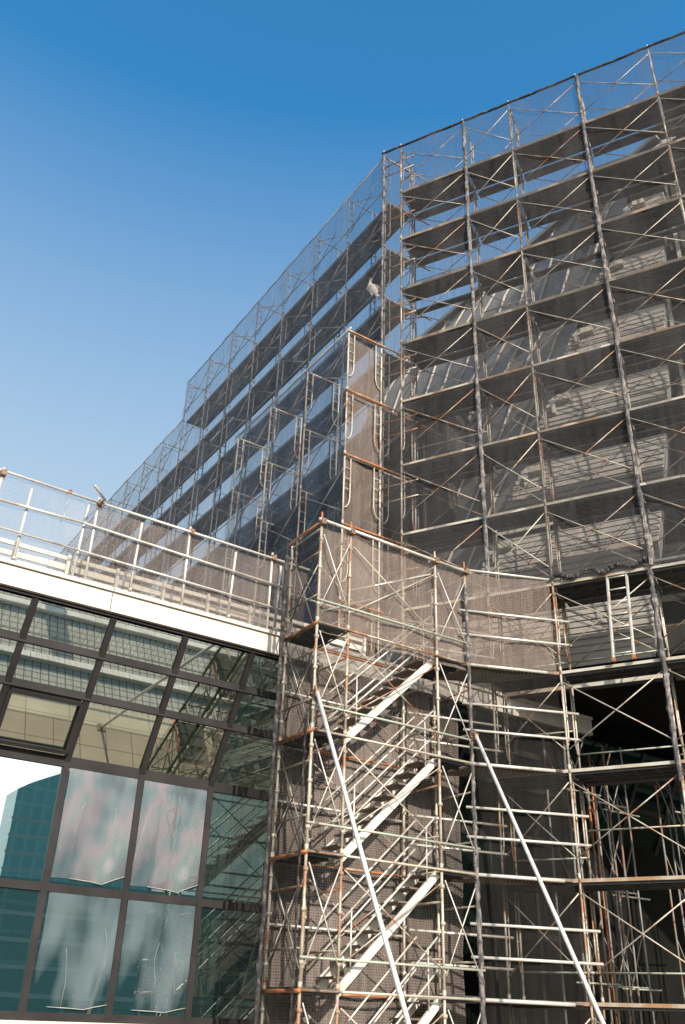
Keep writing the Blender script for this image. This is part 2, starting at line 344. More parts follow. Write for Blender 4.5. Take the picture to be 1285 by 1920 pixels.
# projecting sash round one pane of the lowest raked row
def sash(k):
    qa, qb = Q0 + DQ * k + .075, Q0 + DQ * (k + 1) - .075; m = MB()
    z0, r0, z1, r1 = 4.09, 16.29, 4.87, 15.86; off = Vector((0, -.07, -.04))
    c = [P(qa, r0, z0) + off, P(qb, r0, z0) + off, P(qb, r1, z1) + off, P(qa, r1, z1) + off]
    for i in range(4): m.beam(c[i], c[(i + 1) % 4], .07, .07, (0, -.8, -.5))
    link('window_sash', m.mesh('window_sash', 'mullion'), pav)
sash(-1); sash(3)
m = MB().box(P(-3, 16.47, -.16), P(9.3, 16.50, -.13)); m.box(P(-3, 16.22, -.17), P(7.2, 16.335, -.115)); link('sill', m.mesh('sill', 'white'), pav)
m = MB().box(P(-3, 16.6, GZ), P(30, 16.75, 6.29)); link('inner_wall', m.mesh('inner_wall', 'undershade'), pav)
link('shade_backing', MB().box(P(17.32, 16.25, GZ), P(34, 16.58, 7.0)).mesh('shade_backing', 'undershade'), pav)  # dark backing added where the undercroft lies in shade

# peeled protective film on four panes
def film(k, z0, z1, mat, cut, label, seed):
    rnd = random.Random(seed); qa, qb = Q0 + DQ * k + .062, Q0 + DQ * (k + 1) - .062; rr = 16.345
    n = 9; edge = []
    for i in range(n + 1): edge.append((qa + cut[0] * (.25 + .2 * rnd.random()), z1 - (z1 - z0) * i / n))
    bot = [(qa + (qb - qa) * t, z0 + cut[1] * y) for t, y in ((.25, .1), (.55, -.1), (.70, -.35), (.84, .5), (1, 1.3))]
    ol = edge + bot + [(qb, z1)]
    root = link('protective_film', None, None, QR(qa, rr, z0), ROT_QR)
    tag(root, label, 'protective film', 'protective film left on the panes')
    L = lambda q, z, y=0: Vector((q - qa, y, z - z0))
    m = MB().slab([L(q, z) for q, z in ol], (0, .004, 0)); link('film_sheet', m.mesh('film_sheet', mat), root)
    m = MB().path([L(q, z, -.006) for q, z in bot], .006, 5); link('curled_edge', m.mesh('curled_edge', 'film_edge', True), root)
    for _ in range(2):
        m = MB()
        q = rnd.uniform(qa + .2, qb - .2); z = rnd.uniform((z0 + z1) / 2, z1 - .1); pts = []
        for i in range(6): pts.append(L(q, z, -.006)); q += rnd.uniform(-.05, .05); z -= rnd.uniform(.08, .2)
        m.path(pts, .003, 4)
        link('crease', m.mesh('crease', 'film_edge', True), root)
film(0, 2.0, 3.83, 'film', (.06, .10, .03), 'milky pink and green film sheet on the upper left pane', 1)
film(1, 2.0, 3.83, 'film', (.03, .10, .10), 'milky film sheet with purple blotches on the upper pane next to the stair reflection', 2)
film(0, .08, 1.77, 'film_clear', (.12, .05, .22), 'clear bluish film sheet with wavy cream edges on the lower left pane', 3)
film(1, .08, 1.77, 'film_clear', (.04, .05, .05), 'clear bluish film sheet on the lower pane next to the stair reflection', 4)

# slatted barrier on the roof
B0 = (-3, 15.8, 6.83)
bar = thing('slatted_parapet', QR(*B0), ROT_QR, 'low cream slatted parapet on the pavilion roof behind the tube guardrail', 'parapet')
L = lambda q, r, z: qr(B0, q, r, z)
for z0, z1, rr in ((6.90, 7.04, 15.86), (7.10, 7.24, 15.86), (7.30, 7.42, 15.86), (7.50, 7.58, 15.83)):
    link('slat', MB().box(L(-3, rr, z0), L(11.0, rr + .04, z1)).mesh('slat', 'white'), bar)
for i in range(15):
    q = -2.8 + i * .98; link('post', MB().box(L(q, 15.78, 6.83), L(q + .06, 15.855, 7.6)).mesh('post', 'white'), bar)
link('backing_wall', MB().box(L(-3, 16.0, 6.83), L(11.0, 16.1, 7.30)).mesh('backing_wall', 'concrete'), bar)

# roof guardrail of scaffold tube
G0 = (-3, 15.0, 6.80)
gr = thing('roof_guardrail', QR(*G0), ROT_QR, 'galvanised tube guardrail clamped along the edge of the pavilion roof', 'guardrail')
L = lambda q, r, z: qr(G0, q, r, z)
tall = [-1.2, .6, 2.43, 4.24, 6.15, 8.03]; short = [-.3, 1.5, 2.98, 5.13, 7.18, 8.24]
for q in tall:
    link('post', MB().tube(L(q, 15.04, 6.80), L(q + random.uniform(-.03, .03), 15.0, 8.53), .026, 10).mesh('post', 'galv', True), gr)
for q in short:
    m = MB().tube(L(q - .03, 15.06, 6.84), L(q, 15.03, 8.30), .028, 10); m.tube(L(q - .05, 14.96, 6.86), L(q + .05, 15.26, 6.93), .03, 8)
    link('post', m.mesh('post', 'galv', True), gr)
link('post', MB().tube(L(4.02, 15.1, 6.84), L(4.06, 15.05, 8.36), .03, 10).mesh('post', 'galv', True), gr)
for nm, pts, r_ in (('top_rail', [(-3, 8.52), (-1, 8.50), (4.3, 8.41), (8.9, 8.38)], .026), ('middle_rail', [(-3, 7.86), (2.4, 7.86), (4.0, 7.90), (8.4, 7.80)], .025), ('lower_rail', [(-3, 7.36), (4, 7.34), (8.3, 7.30)], .02)):
    m = MB()
    for (qa, za), (qb, zb) in zip(pts[:-1], pts[1:]): m.tube(L(qa, 14.96, za), L(qb, 14.96, zb), r_, 10)
    link(nm, m.mesh(nm, 'galv', True), gr)
for q in tall: link('coupler', MB().box(L(q - .045, 14.92, 8.35), L(q + .045, 15.05, 8.46)).mesh('coupler', 'coupler'), gr)
link('transverse_tube', MB().tube(L(4.3, 14.9, 8.46), L(3.9, 14.3, 8.34), .026, 10).mesh('transverse_tube', 'galv', True), gr)

cd = thing('dangling_cord', QR(3.62, 14.93, 8.42), ROT_QR, 'short tangled cord hanging from the top rail of the roof guardrail', 'cord')
link('knot', MB().path([(0, .03, .03), (.04, -.04, .04), (.02, -.05, -.05), (-.03, .02, -.04), (.0, .05, .04)], .012, 6).mesh('knot', 'rust', True), cd)
link('strand', MB().path([(0, -.03, 0), (-.05, -.03, -.09), (.03, -.03, -.17), (-.02, -.03, -.28), (-.04, -.02, -.42), (.0, -.03, -.52), (-.05, -.02, -.66)], .007, 5).mesh('strand', 'steel', True), cd)
# ================================================================ NETS
def net_panel(name, F_, a, b, z0, z1, mat, label, group, out, seed, zfun=None, top_sag=.03, folds=.05):
    """F_ gives world points of the (along, out) frame; the sheet sags between its ties"""
    rnd = random.Random(seed); o0 = F_(a, 0, z0); ax = (F_(b, 0, z0) - o0).normalized(); rz = math.atan2(ax.y, ax.x)
    nn_ = Vector((-ax.y, ax.x, 0)); ln = (F_(b, 0, z0) - o0).length; nx = max(3, int(ln / .3)); nz = max(3, int((z1 - z0) / .33))
    ph = [rnd.uniform(0, 6) for _ in range(4)]; m = MB()
    for j in range(nz + 1):
        for i in range(nx + 1):
            x = ln * i / nx; z = (z1 - z0) * j / nz
            y = folds * (math.sin(x * 5.1 + ph[0] + .5 * math.sin(z * .9)) * .6 + math.sin(z * math.pi) ** 2 * .7 + .5 * math.sin(z * 2.1 + x * 1.3 + ph[1]))
            m.v.append(Vector((x, y + rnd.uniform(-.006, .006), z - (top_sag * abs(math.sin(x * 1.5)) if j == nz else 0))))
    for j in range(nz):
        for i in range(nx): k = j * (nx + 1) + i; m.f.append((k, k + 1, k + nx + 2, k + nx + 1))
    o = link(name, m.mesh(name, mat, True), None, o0, rz); return tag(o, label, 'netting', group)
def bunch(parent_obj, x, y, h, mat, seed, r=.07, z0=0):
    rnd = random.Random(seed); pts = []; rr = []; n = int(h / .09)
    for i in range(n + 1):
        z = z0 + h * i / n; tie = abs(math.sin(z * math.pi / .55 + seed))
        pts.append((x + .008 * math.sin(z * 1.1 + seed) + rnd.uniform(-.007, .007), y + rnd.uniform(-.01, .01), z)); rr.append(r * (.6 + .4 * tie ** .5 * (.6 + .4 * math.sin(z * .7 + seed))) * rnd.uniform(.72, 1.2))
    return link('bunched_edge', MB().path(pts, rr, 8).mesh('bunched_edge', mat), parent_obj)

# ================================================================ SCAFFOLD KIT (canonical meshes, shared by every copy)
def frame_mesh(wd, ladder=True, h=2.0):
    m = MB(); r = .021
    m.tube((0, 0, 0), (0, 0, h), .024, 7); m.tube((0, wd, 0), (0, wd, h), .024, 7)
    m.tube((0, .0, h - .05), (0, wd, h - .05), .021, 6)
    for a, s in ((0, 1), (wd, -1)):
        x = a + s * .19
        m.path([(0, x, h - .05), (0, x, .78), (0, x - s * .03, .62), (0, x - s * .10, .50), (0, a, .47)], .017, 6)
        for z in (1.62, 1.32, 1.02): m.tube((0, a, z), (0, x, z), .012, 5)
        m.tube((0, a, -.05), (0, a, .10), .033, 7)
    return m
def brace_mesh(ln, z0=.38, z1=1.75):
    m = MB(); m.tube((.03, -.03, z0), (ln - .03, -.03, z1), .013, 5); m.tube((.03, -.055, z1), (ln - .03, -.055, z0), .013, 5); return m
def deck_parts(ln, wd, n=3, var=0):
    planks = MB(); edge = MB(); pw = wd / n
    for i in range(n):
        y0 = i * pw + .018; y1 = (i + 1) * pw - .018 - (.05 if var == 1 and i == 1 else 0)
        if var == 2 and i == n - 1: continue
        if var == 3 and i == 1: planks.box((-.16, y0, .022), (ln * .8, y1 - .03, .05))
        planks.box((.04, y0, -.035 - .006 * ((i + var) % 3)), (ln - .04, y1, .02))
        for e in (y0, y1 - .025): planks.box((.04, e, -.085), (ln - .04, e + .025, -.0355))
        k = .35
        while k < ln - .1: planks.box((k, y0 + .03, -.075), (k + .045, y1 - .03, -.0355)); k += .42
    edge.box((.02, -.026, -.042), (ln - .02, .008, .018))
    return planks, edge
def rail_mesh(ln, z, y=0, r=.017): return MB().tube((0, y, z), (ln, y, z), r, 6)

def scaffold(name, frame, pos, a_is_along, depth_off, wd, lifts, label, cat='scaffold', group=None, base_z=None, deck_levels=None, inner_plank=False, rot_frames=0):
    """generic straight run.  frame='SP' or 'QR'; pos = positions along the run"""

# ---- right facade run (SP frame: x along the facade, y into the building)
S_POS = [-7.92, -5.82, -4.35, -2.30, -.22, 1.86]; PF, WF = 17.85, .88
fs0 = (S_POS[0], PF, GZ)
right = thing('facade_scaffold', SP(*fs0), ROT_SP, 'tall frame scaffold wrapped in netting along the grey sided wall on the right', 'scaffold')
LF = lambda s, p, z: Vector((s - fs0[0], p - fs0[1], z - fs0[2]))
fm = frame_mesh(WF).mesh('scaffold_frame', 'steel', True)
for i, s in enumerate(S_POS):
    for k in range(-1, 12):
        z = lev(k)
        if i == 0 and z < 6.8:
            if k == 3: link('scaffold_frame', fm, right, LF(s, PF, 6.84), 0, (1, 1, (8.45 - 6.84) / 2))
            continue
        link('scaffold_frame', fm, right, LF(s, PF, z + .0) if k >= 0 else LF(s, PF, GZ + .01), 0, (1, 1, 1) if k >= 0 else (1, 1, 1.02))
bays = list(zip(S_POS[:-1], S_POS[1:])); kit = {}
def get_kit(ln, wd, inner=False):
    key = (round(ln, 2), round(wd, 2), inner)
    if key not in kit:
        pks = [deck_parts(ln, wd, 3, v)[0] for v in range(4)]; ed = deck_parts(ln, wd)[1]
        if inner:
            for v, i0 in enumerate(pks): i0.box((.04 - .1 * (v == 1), wd + .09, -.05), (ln - .04, wd + .37 - .04 * v, 0))
            ed.box((.02, wd - .004, -.07), (ln - .02, wd + .02, .012))
        kit[key] = (brace_mesh(ln).mesh('cross_brace', 'steel', True), [p.mesh('deck', 'deck') for p in pks], ed.mesh('edge_beam', 'deck_edge'),
                    rail_mesh(ln, .5, wd).mesh('guard_rail', 'green', True), rail_mesh(ln, 1.0, wd).mesh('guard_rail', 'steel', True))
    return kit[key]
MT['dark_edge'] = surface('dark_plank_edge', [(.35, (.13, .11, .09)), (.6, (.20, .16, .12)), (.75, (.34, .22, .12))], 1.4, .7, 0, rnd=.2)  # darker edge colour for upper and receding decks and tower side braces
_ed = {}; rv = random.Random(5)
def ed_dark(ln):
    if round(ln, 2) not in _ed: _ed[round(ln, 2)] = MB().box((.02, -.028, -.075), (ln - .02, .008, .018)).mesh('edge_beam', 'dark_edge')
    return _ed[round(ln, 2)]
for i, (a, b) in enumerate(bays):
    br, dk, ed, g1, g2 = get_kit(b - a, WF, True)
    for k in range(-1, 12):
        z = lev(k)
        if i == 0 and z < 6.8: continue
        link('cross_brace', br, right, LF(a, PF, max(z, GZ)))
        if k >= 3: link('inner_brace', br, right, LF(a, PF + WF + .08, z))
        if k < 0: continue
        d = link('deck', dk[rv.choice((0, 0, 1, 2, 3))], right, LF(a, PF + .0, z - .02)); link('edge_beam', ed if k < 8 else ed_dark(b - a), d)
        link('guard_rail', g1 if (i + k) % 3 else g2, right, LF(a, PF, z))
m = MB()
for z in (24.52,):
    pts = []; n = 70
    for i in range(n + 1):
        s = -8.58 + (2.4 + 8.58) * i / n; pts.append(LF(s, PF - .03, z + random.uniform(-.012, .012)))
    m.path(pts, .038, 6)
link('top_rail', m.mesh('top_rail', 'darkbundle', True), right)
for s in S_POS + [-8.52]: link('post_head', MB().tube(LF(s, PF, 24.4), LF(s, PF, 24.66), .02, 7).mesh('post_head', 'galv', True), right)

# ---- receding run (QR frame)
QF, WQ, R0, DR = 11.62, 1.15, 16.10, 2.10
rs0 = (QF, R0, 6.83)
rec = thing('receding_scaffold', QR(*rs0), ROT_QR, 'shaded frame scaffold receding over the pavilion roof with stepped top against the sky', 'scaffold')
LR = lambda q, r, z: qr(rs0, q, r, z)
MT['shadesteel'] = surface('shaded_scaffold_steel', [(.30, (.26, .25, .24)), (.52, (.17, .165, .16)), (.62, (.20, .12, .08)), (.72, (.30, .11, .05))], 2.3, .6, .1, rnd=.16)  # darker copy of the scaffold steel with shade put into the colour
fmr = frame_mesh(WQ).mesh('scaffold_frame', 'shadesteel', True)
WD = .86
brr, _, _, g1r, g2r = get_kit(DR, WQ); _e = deck_parts(DR, WD, 3)[1]; dkr = [deck_parts(DR, WD, 3, v)[0].mesh('deck', 'deckpale') for v in range(4)]; edr = _e.mesh('edge_beam', 'dark_edge')
cols = [R0 + DR * i for i in range(18)]; toprec = lambda r: 12 if r < 31.5 else 11
def kmin(r): return max(4, int((.40 * math.hypot(QF, r) - .45) / 2) - 1)
for i, r in enumerate(cols):
    rot = -math.pi / 2
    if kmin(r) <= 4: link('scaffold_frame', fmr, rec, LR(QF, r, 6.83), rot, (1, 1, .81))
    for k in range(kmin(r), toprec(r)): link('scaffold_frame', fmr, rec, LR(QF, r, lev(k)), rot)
for i, r in enumerate(cols[:-1]):
    # run along r: rotate the kit +90 deg; its +y then points to -q, so start from the inner side
    for k in range(kmin(r), toprec(r + DR)):
        o = link('cross_brace', brr, rec, LR(QF + .0, r, lev(k)), math.pi / 2)
        if r < 31: link('inner_brace', brr, rec, LR(QF + WQ, r, lev(k)), math.pi / 2)
        d = link('deck', dkr[rv.choice((0, 0, 0, 1, 3))], rec, LR(QF + .12 + WD, r, lev(k) - .02), math.pi / 2); link('edge_beam', edr, d)
        link('guard_rail', g1r if k % 2 else g2r, rec, LR(QF + WQ, r, lev(k)), math.pi / 2)
for (ra, rb, z) in ((R0, 30.8, 24.5), (30.8, 51.8, 22.5)):
    m = MB().tube(LR(QF - .02, ra, z), LR(QF - .02, rb, z), .022, 6); link('top_rail', m.mesh('top_rail', 'steel', True), rec)
# ties that close the corner between the two runs
cr = thing('corner_ties', QR(QF, R0, lev(11)), ROT_QR, 'short tubes closing the corner between the two tall scaffold runs', 'tube ties')
for k in range(4, 13):
    m = MB(); z = lev(k) - lev(11)
    e = SP(S_POS[0] + .45, PF, 0); e = Vector((e.dot(d2) - QF, e.dot(d3) - R0, 0)); e2 = SP(S_POS[0] + .4, PF + WF, 0); e2 = Vector((e2.dot(d2) - QF, e2.dot(d3) - R0, 0))
    for dz in (-.55, -1.0): m.tube((-.1, .1, z + dz), (e.x, e.y, z + dz), .02, 6)
    m.tube((WQ * .6, 0, z - .5), (e2.x, e2.y, z - .5), .02, 6); m.tube((0, 0, z - .02), (1.7, -.05, z - .05), .024, 6)
    link('tie_tube', m.mesh('tie_tube', 'rust' if k % 2 else 'steel', True), cr)

# ---- lower run in front of it
QO, WO = 10.37, 1.10; ocols = [16.0, 18.12, 20.24, 22.36]; os0 = (QO, 16.0, 6.83)
outer = thing('roof_scaffold', QR(*os0), ROT_QR, 'narrow sunlit scaffold with arched end frames standing on the pavilion roof', 'scaffold')
LO = lambda q, r, z: qr(os0, q, r, z)
fmo = frame_mesh(WO).mesh('scaffold_frame', 'steel', True)
for r in ocols:
    link('scaffold_frame', fmo, outer, LO(QO, r, 6.83), -math.pi / 2, (1, 1, .81))
    for k in range(4, 8): link('scaffold_frame', fmo, outer, LO(QO, r, lev(k)), -math.pi / 2)
bo, do_, eo, g1o, g2o = get_kit(2.12, WO)
for r in ocols[:-1]:
    for k in range(4, 8):
        link('cross_brace', bo, outer, LO(QO, r, lev(k)), math.pi / 2)
        if k < 7: d = link('deck', do_[k % 4], outer, LO(QO + WO, r, lev(k) - .02), math.pi / 2); link('edge_beam', eo, d)
for k in range(4, 9):
    link('end_ledger', MB().tube(LO(QO - .05, 15.95, lev(k) - .02), LO(QO + 2.3, 15.95, lev(k) - .02), .026, 7).mesh('end_ledger', 'rust', True), outer)
link('top_rail', MB().tube(LO(QO, 15.9, 16.5), LO(QO, 22.5, 16.5), .035, 7).mesh('top_rail', 'galv', True), outer)

# ---- stair tower
TQ = [8.11, 8.80, 10.94, 11.75]; TF, TW = 13.25, 1.10; ts0 = (TQ[0], TF, GZ)
tow = thing('stair_tower', QR(*ts0), ROT_QR, 'sunlit scaffold stair tower with white zigzag flights in front of the pavilion', 'scaffold stair tower')
LT = lambda q, r, z: qr(ts0, q, r, z)
def tower_frame():
    m = MB(); h = 2.0
    for y in (0, TW): m.tube((0, y, 0), (0, y, h), .026, 8); m.tube((0, y, -.05), (0, y, .08), .036, 8)
    for z in (h - .05, 1.45, .55): m.tube((0, 0, z), (0, TW, z), .02, 6)
    for y in (.0, TW):
        for z in (.35, 1.1, 1.7): m.box((-.035, y - .035, z - .03), (.035, y + .035, z + .03))
    return m.mesh('scaffold_frame', 'steel', True)
tf = tower_frame()
narrow = brace_mesh(TQ[1] - TQ[0], .3, 1.8).mesh('cross_brace', 'galv', True); wide = brace_mesh(TQ[2] - TQ[1], .35, 1.75).mesh('cross_brace', 'steel', True)
narrow2 = brace_mesh(TQ[3] - TQ[2], .3, 1.8).mesh('cross_brace', 'galv', True); side = brace_mesh(TW, .35, 1.7).mesh('cross_brace', 'dark_edge', True)
_, ndk, ned, _, _ = get_kit(TQ[1] - TQ[0], TW)[0:5]; _, ndk2, ned2, _, _ = get_kit(TQ[3] - TQ[2], TW)
for k in range(-1, 4):
    z = lev(k)
    for q in TQ: link('scaffold_frame', tf, tow, LT(q, TF, z))
    link('cross_brace', narrow, tow, LT(TQ[0], TF, z)); link('cross_brace', narrow2, tow, LT(TQ[2], TF, z))
    link('cross_brace', wide, tow, LT(TQ[1], TF, z)); link('cross_brace', wide, tow, LT(TQ[1], TF + TW + .08, z))
    link('cross_brace', narrow, tow, LT(TQ[0], TF + TW + .08, z))
    link('cross_brace', side, tow, LT(TQ[0] - .0, TF, z), math.pi / 2)
    if k >= 0:
        link('deck', ndk[k % 2], tow, LT(TQ[0], TF, z)); link('deck', ndk2[k % 2], tow, LT(TQ[2], TF, z))
        for (rr, mt, dz, qa, qb) in ((TF - .04, 'rust', -.03, 0, .75), (TF - .04, 'steel', -.03, 0, 3.7), (TF + TW + .04, 'rust', -.03, .0, 3.0), (TF - .04, 'green', .42, -.05, 3.72), (TF + TW + .03, 'galv', .95, 0, 3.0)):
            link('ledger_tube', MB().tube(LT(TQ[0] + qa, rr, z + dz), LT(TQ[0] + qb, rr, z + dz), .022, 7).mesh('ledger_tube', mt, True), tow)
    link('side_ledger', MB().tube(LT(TQ[0] - .03, TF - .05, z - .04), LT(TQ[0] - .03, TF + TW + .1, z - .04), .03, 7).mesh('side_ledger', 'rust', True), tow)
    # flight of stairs from level k to level k + 1
    if k == 3: continue
    a, b = 8.88, 10.98
    st = link('stair_flight', MB().beam(LT(a, 13.42, z - .05), LT(b, 13.42, z + 1.93), .05, .135).mesh('stair_flight', 'alum'), tow)
    st2 = MB().beam(LT(a, 14.02, z - .05), LT(b, 14.02, z + 1.93), .05, .135).mesh('stringer', 'alum'); link('stringer', st2, st)
    for i in range(8):
        t = (i + .6) / 8.2; q = a + (b - a) * t; zz = z + 2.0 * t + .02
        link('tread', MB().box(LT(q - .18, 13.46, zz), LT(q + .08, 13.98, zz + .03)).mesh('tread', 'perf'), st)
        link('tread_bracket', MB().slab([LT(q - .17, 13.96, zz - .005), LT(q + .07, 13.96, zz - .005), LT(q + .07, 13.96, zz + .2)], (0, .012, 0)).mesh('tread_bracket', 'alum'), st)
    for rr in (13.40, 14.04):
        for dz in (.5, 1.0):
            m = MB().tube(LT(a - .0, rr, z + dz - .05), LT(b, rr, z + dz + 1.93), .018, 7)
            link('handrail', m.mesh('handrail', 'galv', True), st)
    for t in (.12, .88):
        link('handrail_post', MB().tube(LT(a + (b - a) * t, 13.40, z + 1.98 * t), LT(a + (b - a) * t, 13.40, z + 1.98 * t + .98), .015, 6).mesh('handrail_post', 'galv', True), st)
link('top_rail', MB().tube(LT(8.02, 13.2, 8.56), LT(12.0, 13.2, 8.50), .032, 8).mesh('top_rail', 'galv', True), tow)
link('top_rail', MB().tube(LT(8.10, 13.2, 8.54), LT(8.10, 14.5, 8.54), .026, 8).mesh('top_rail', 'rust', True), tow)
for q in TQ:
    link('post_head', MB().tube(LT(q, TF, 8.4), LT(q, TF, 8.76), .02, 7).mesh('post_head', 'rust', True), tow)
    link('coupler', MB().box(LT(q - .05, 13.15, 8.46), LT(q + .05, 13.28, 8.58)).mesh('coupler', 'coupler'), tow)
link('top_guard', MB().tube(LT(8.85, 13.35, 7.30), LT(10.9, 13.35, 8.25), .02, 7).tube(LT(8.85, 14.3, 7.2), LT(10.2, 14.3, 7.85), .02, 7).mesh('top_guard', 'galv', True), tow)

# ---- link bridge between the tower and the facade run
c_end = SP(S_POS[2], PF, 0); E1 = Vector((c_end.dot(d2), c_end.dot(d3))); T1 = Vector((11.75, 13.20)); dir1 = (E1 - T1).normalized(); e1 = E1 + dir1 * .30; e0 = T1 - dir1 * .18
b_end = SP(S_POS[1], PF, 0); E2 = Vector((b_end.dot(d2), b_end.dot(d3))); T2 = Vector((10.94, 14.2)); e2 = E2 + (E2 - T2).normalized() * .15
br0 = (11.75, 13.2, GZ)
brg = thing('link_scaffold', QR(*br0), ROT_QR, 'stacked horizontal tubes and perforated decks linking stair tower to facade scaffold', 'scaffold bridge')
LB = lambda q, r, z: qr(br0, q, r, z)
MT['perf'] = surface('perforated_steel_deck', [(.3, (.09, .07, .055)), (.7, (.16, .12, .09))], 3, .7)
for k in range(0, 5):
    z = lev(k)
    for dz in ((-.03, .62, 1.15) if k < 4 else (.10,)):
        thick = .034 if dz < 0 else .027
        ee = E1 - dir1 * .3 if dz < 0 else (e1 if dz > .2 else E1)
        link('ledger_tube', MB().tube(LB(e0.x, e0.y, z + dz), LB(ee.x, ee.y, z + dz - .02), thick, 8).mesh('ledger_tube', 'galv', True), brg)
        if dz > .2: link('ledger_tube', MB().tube(LB(T2.x, T2.y, z + dz - .1), LB(e2.x, e2.y, z + dz - .12), .025, 8).mesh('ledger_tube', 'galv', True), brg)
    if k < 4:
        m = MB().slab([LB(T1.x, T1.y + .05, z), LB(E1.x, E1.y + .05, z), LB(E2.x + .1, E2.y, z), LB(11.75, 14.3, z)], (0, 0, -.05))
        link('perforated_deck', m.mesh('perforated_deck', 'perf'), brg)
        m = MB()
        for iu in range(22):
            for iv in range(7):
                u, v = (iu + .5) / 22, (iv + .7) / 7.6
                A_ = T1.lerp(E1, u); B_ = Vector((11.75, 14.3)).lerp(E2, u); c_ = A_.lerp(B_, v)
                m.box(LB(c_.x - .012, c_.y - .012, z - .056), LB(c_.x + .012, c_.y + .012, z - .0505))
        link('deck_stud', tag_m := m.mesh('deck_stud', 'alum'), brg)

# ---- netting
NG = 'debris nets on the tall scaffolds'
Fsp = lambda off: (lambda s, o, z: SP(s, PF - .05 + off, z))
n_a = net_panel('debris_net', Fsp(0), -8.52, -5.82, 6.9, 24.5, 'net', 'tall brown debris net from the scaffold corner to the first bunched seam', NG, 0, 11)
n_b = net_panel('debris_net', Fsp(0), -5.80, -2.31, 8.45, 24.5, 'net', 'wide brown debris net between the two thick bunched seams of the facade scaffold', NG, 0, 12)
n_c = net_panel('debris_net', Fsp(0), -2.28, 2.4, 8.45, 24.5, 'net', 'brown debris net on the facade scaffold at the right edge of the photo', NG, 0, 13)
bunch(n_a, .03, -.02, 17.5, 'bundle', 3, .045); bunch(n_b, 0.02, -.02, 16.0, 'bundle', 5, .062); bunch(n_c, 0.02, -.03, 16.0, 'bundle', 8, .066)
bunch(n_c, -.02, -.03, 4.3, 'bundle', 9, .066, z0=-4.4)
# rolled lower hem
rnd = random.Random(4); pts = []; rr = []
for i in range(60): pts.append((1.45 + 2.05 * i / 59, -.03 + rnd.uniform(-.01, .01), .09 + .06 * math.sin(i * .35) + rnd.uniform(-.02, .02))); rr.append(.02 + .05 * abs(math.sin(i * .13 + .2)) * rnd.uniform(.6, 1.2))
link('rolled_hem', MB().path(pts, rr, 7).mesh('rolled_hem', 'darkbundle'), n_b)
link('hem_tube', MB().tube((.02, -.03, .07), (4.6, -.03, .1), .028, 7).mesh('hem_tube', 'galv', True), n_c)
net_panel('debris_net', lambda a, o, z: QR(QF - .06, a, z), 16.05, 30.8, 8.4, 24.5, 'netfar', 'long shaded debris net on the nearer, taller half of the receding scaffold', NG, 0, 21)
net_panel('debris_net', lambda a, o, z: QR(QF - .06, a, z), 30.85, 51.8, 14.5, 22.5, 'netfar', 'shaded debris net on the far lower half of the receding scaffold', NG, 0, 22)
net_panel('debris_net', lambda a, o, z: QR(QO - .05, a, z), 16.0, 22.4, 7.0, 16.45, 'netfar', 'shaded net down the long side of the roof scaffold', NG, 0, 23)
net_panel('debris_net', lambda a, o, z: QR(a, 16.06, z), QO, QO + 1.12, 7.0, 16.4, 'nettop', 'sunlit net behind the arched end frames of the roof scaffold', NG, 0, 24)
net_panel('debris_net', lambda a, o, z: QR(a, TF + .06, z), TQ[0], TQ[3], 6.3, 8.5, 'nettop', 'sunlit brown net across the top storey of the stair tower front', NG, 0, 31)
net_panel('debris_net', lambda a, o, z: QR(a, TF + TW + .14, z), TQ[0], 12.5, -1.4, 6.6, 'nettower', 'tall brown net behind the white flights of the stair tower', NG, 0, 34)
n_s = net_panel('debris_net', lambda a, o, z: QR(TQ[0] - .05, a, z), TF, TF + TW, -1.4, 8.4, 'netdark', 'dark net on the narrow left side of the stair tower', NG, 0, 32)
bunch(n_s, TW, .06, 9.6, 'darkbundle', 14, .05); bunch(n_s, .1, .02, 6.2, 'darkbundle', 15, .028)
def _lk(a, o, z): v = T1.lerp(E1, a); return QR(v.x, v.y + .05, z)
net_panel('debris_net', _lk, 0, 1, 6.46, 8.5, 'nettop', 'sunlit net between the stair tower top and the facade scaffold', NG, 0, 35)
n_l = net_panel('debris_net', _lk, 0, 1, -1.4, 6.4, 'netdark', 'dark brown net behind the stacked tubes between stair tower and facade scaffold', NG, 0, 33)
bunch(n_l, 0, -.05, 9.6, 'bundle', 6, .05)
net_panel('debris_net', lambda a, o, z: QR(a, 15.02, z), 4.05, 8.9, 6.86, 8.39, 'netrail', 'pale net hung on the roof guardrail beside the stair tower', NG, 0, 41, folds=.02)
net_panel('debris_net', lambda a, o, z: QR(a, 15.02, z), -3, 4.0, 6.86, 8.44, net_mat('thin_net', .14, (.46, .40, .40), .6), 'thin pale net on the left half of the roof guardrail, sky behind', NG, 0, 42, folds=.02)

fl = thing('net_scrap', QR(11.45, 16.2, 18.5), ROT_QR, 'small crumpled pale scrap of net caught beside the tall scaffold corner', 'net scrap')
rnd = random.Random(77); m = MB()
for j in range(9):
    for i in range(9): m.v.append(Vector((-.55 + .12 * i + rnd.uniform(-.03, .03), rnd.uniform(-.12, .12) + .1 * math.sin(i + j * .7), .1 * j * (1 - .05 * i) + rnd.uniform(-.05, .05) - .02 * i)))
for j in range(8):
    for i in range(8):
        if (i, j) not in ((0, 0), (7, 7), (0, 7), (1, 7), (7, 6), (0, 1)): m.f.append((j * 9 + i, j * 9 + i + 1, j * 9 + i + 10, j * 9 + i + 9))
m.v = [v * .62 for v in m.v]; link('crumpled_sheet', m.mesh('crumpled_sheet', net_mat('pale_scrap_net', .75, (.5, .45, .42), .8), True), fl); link('tie_cord', MB().path([(.1, 0, .5), (.12, -.02, .2), (.08, .02, -.1)], .01, 5).mesh('tie_cord', 'bundle'), fl)
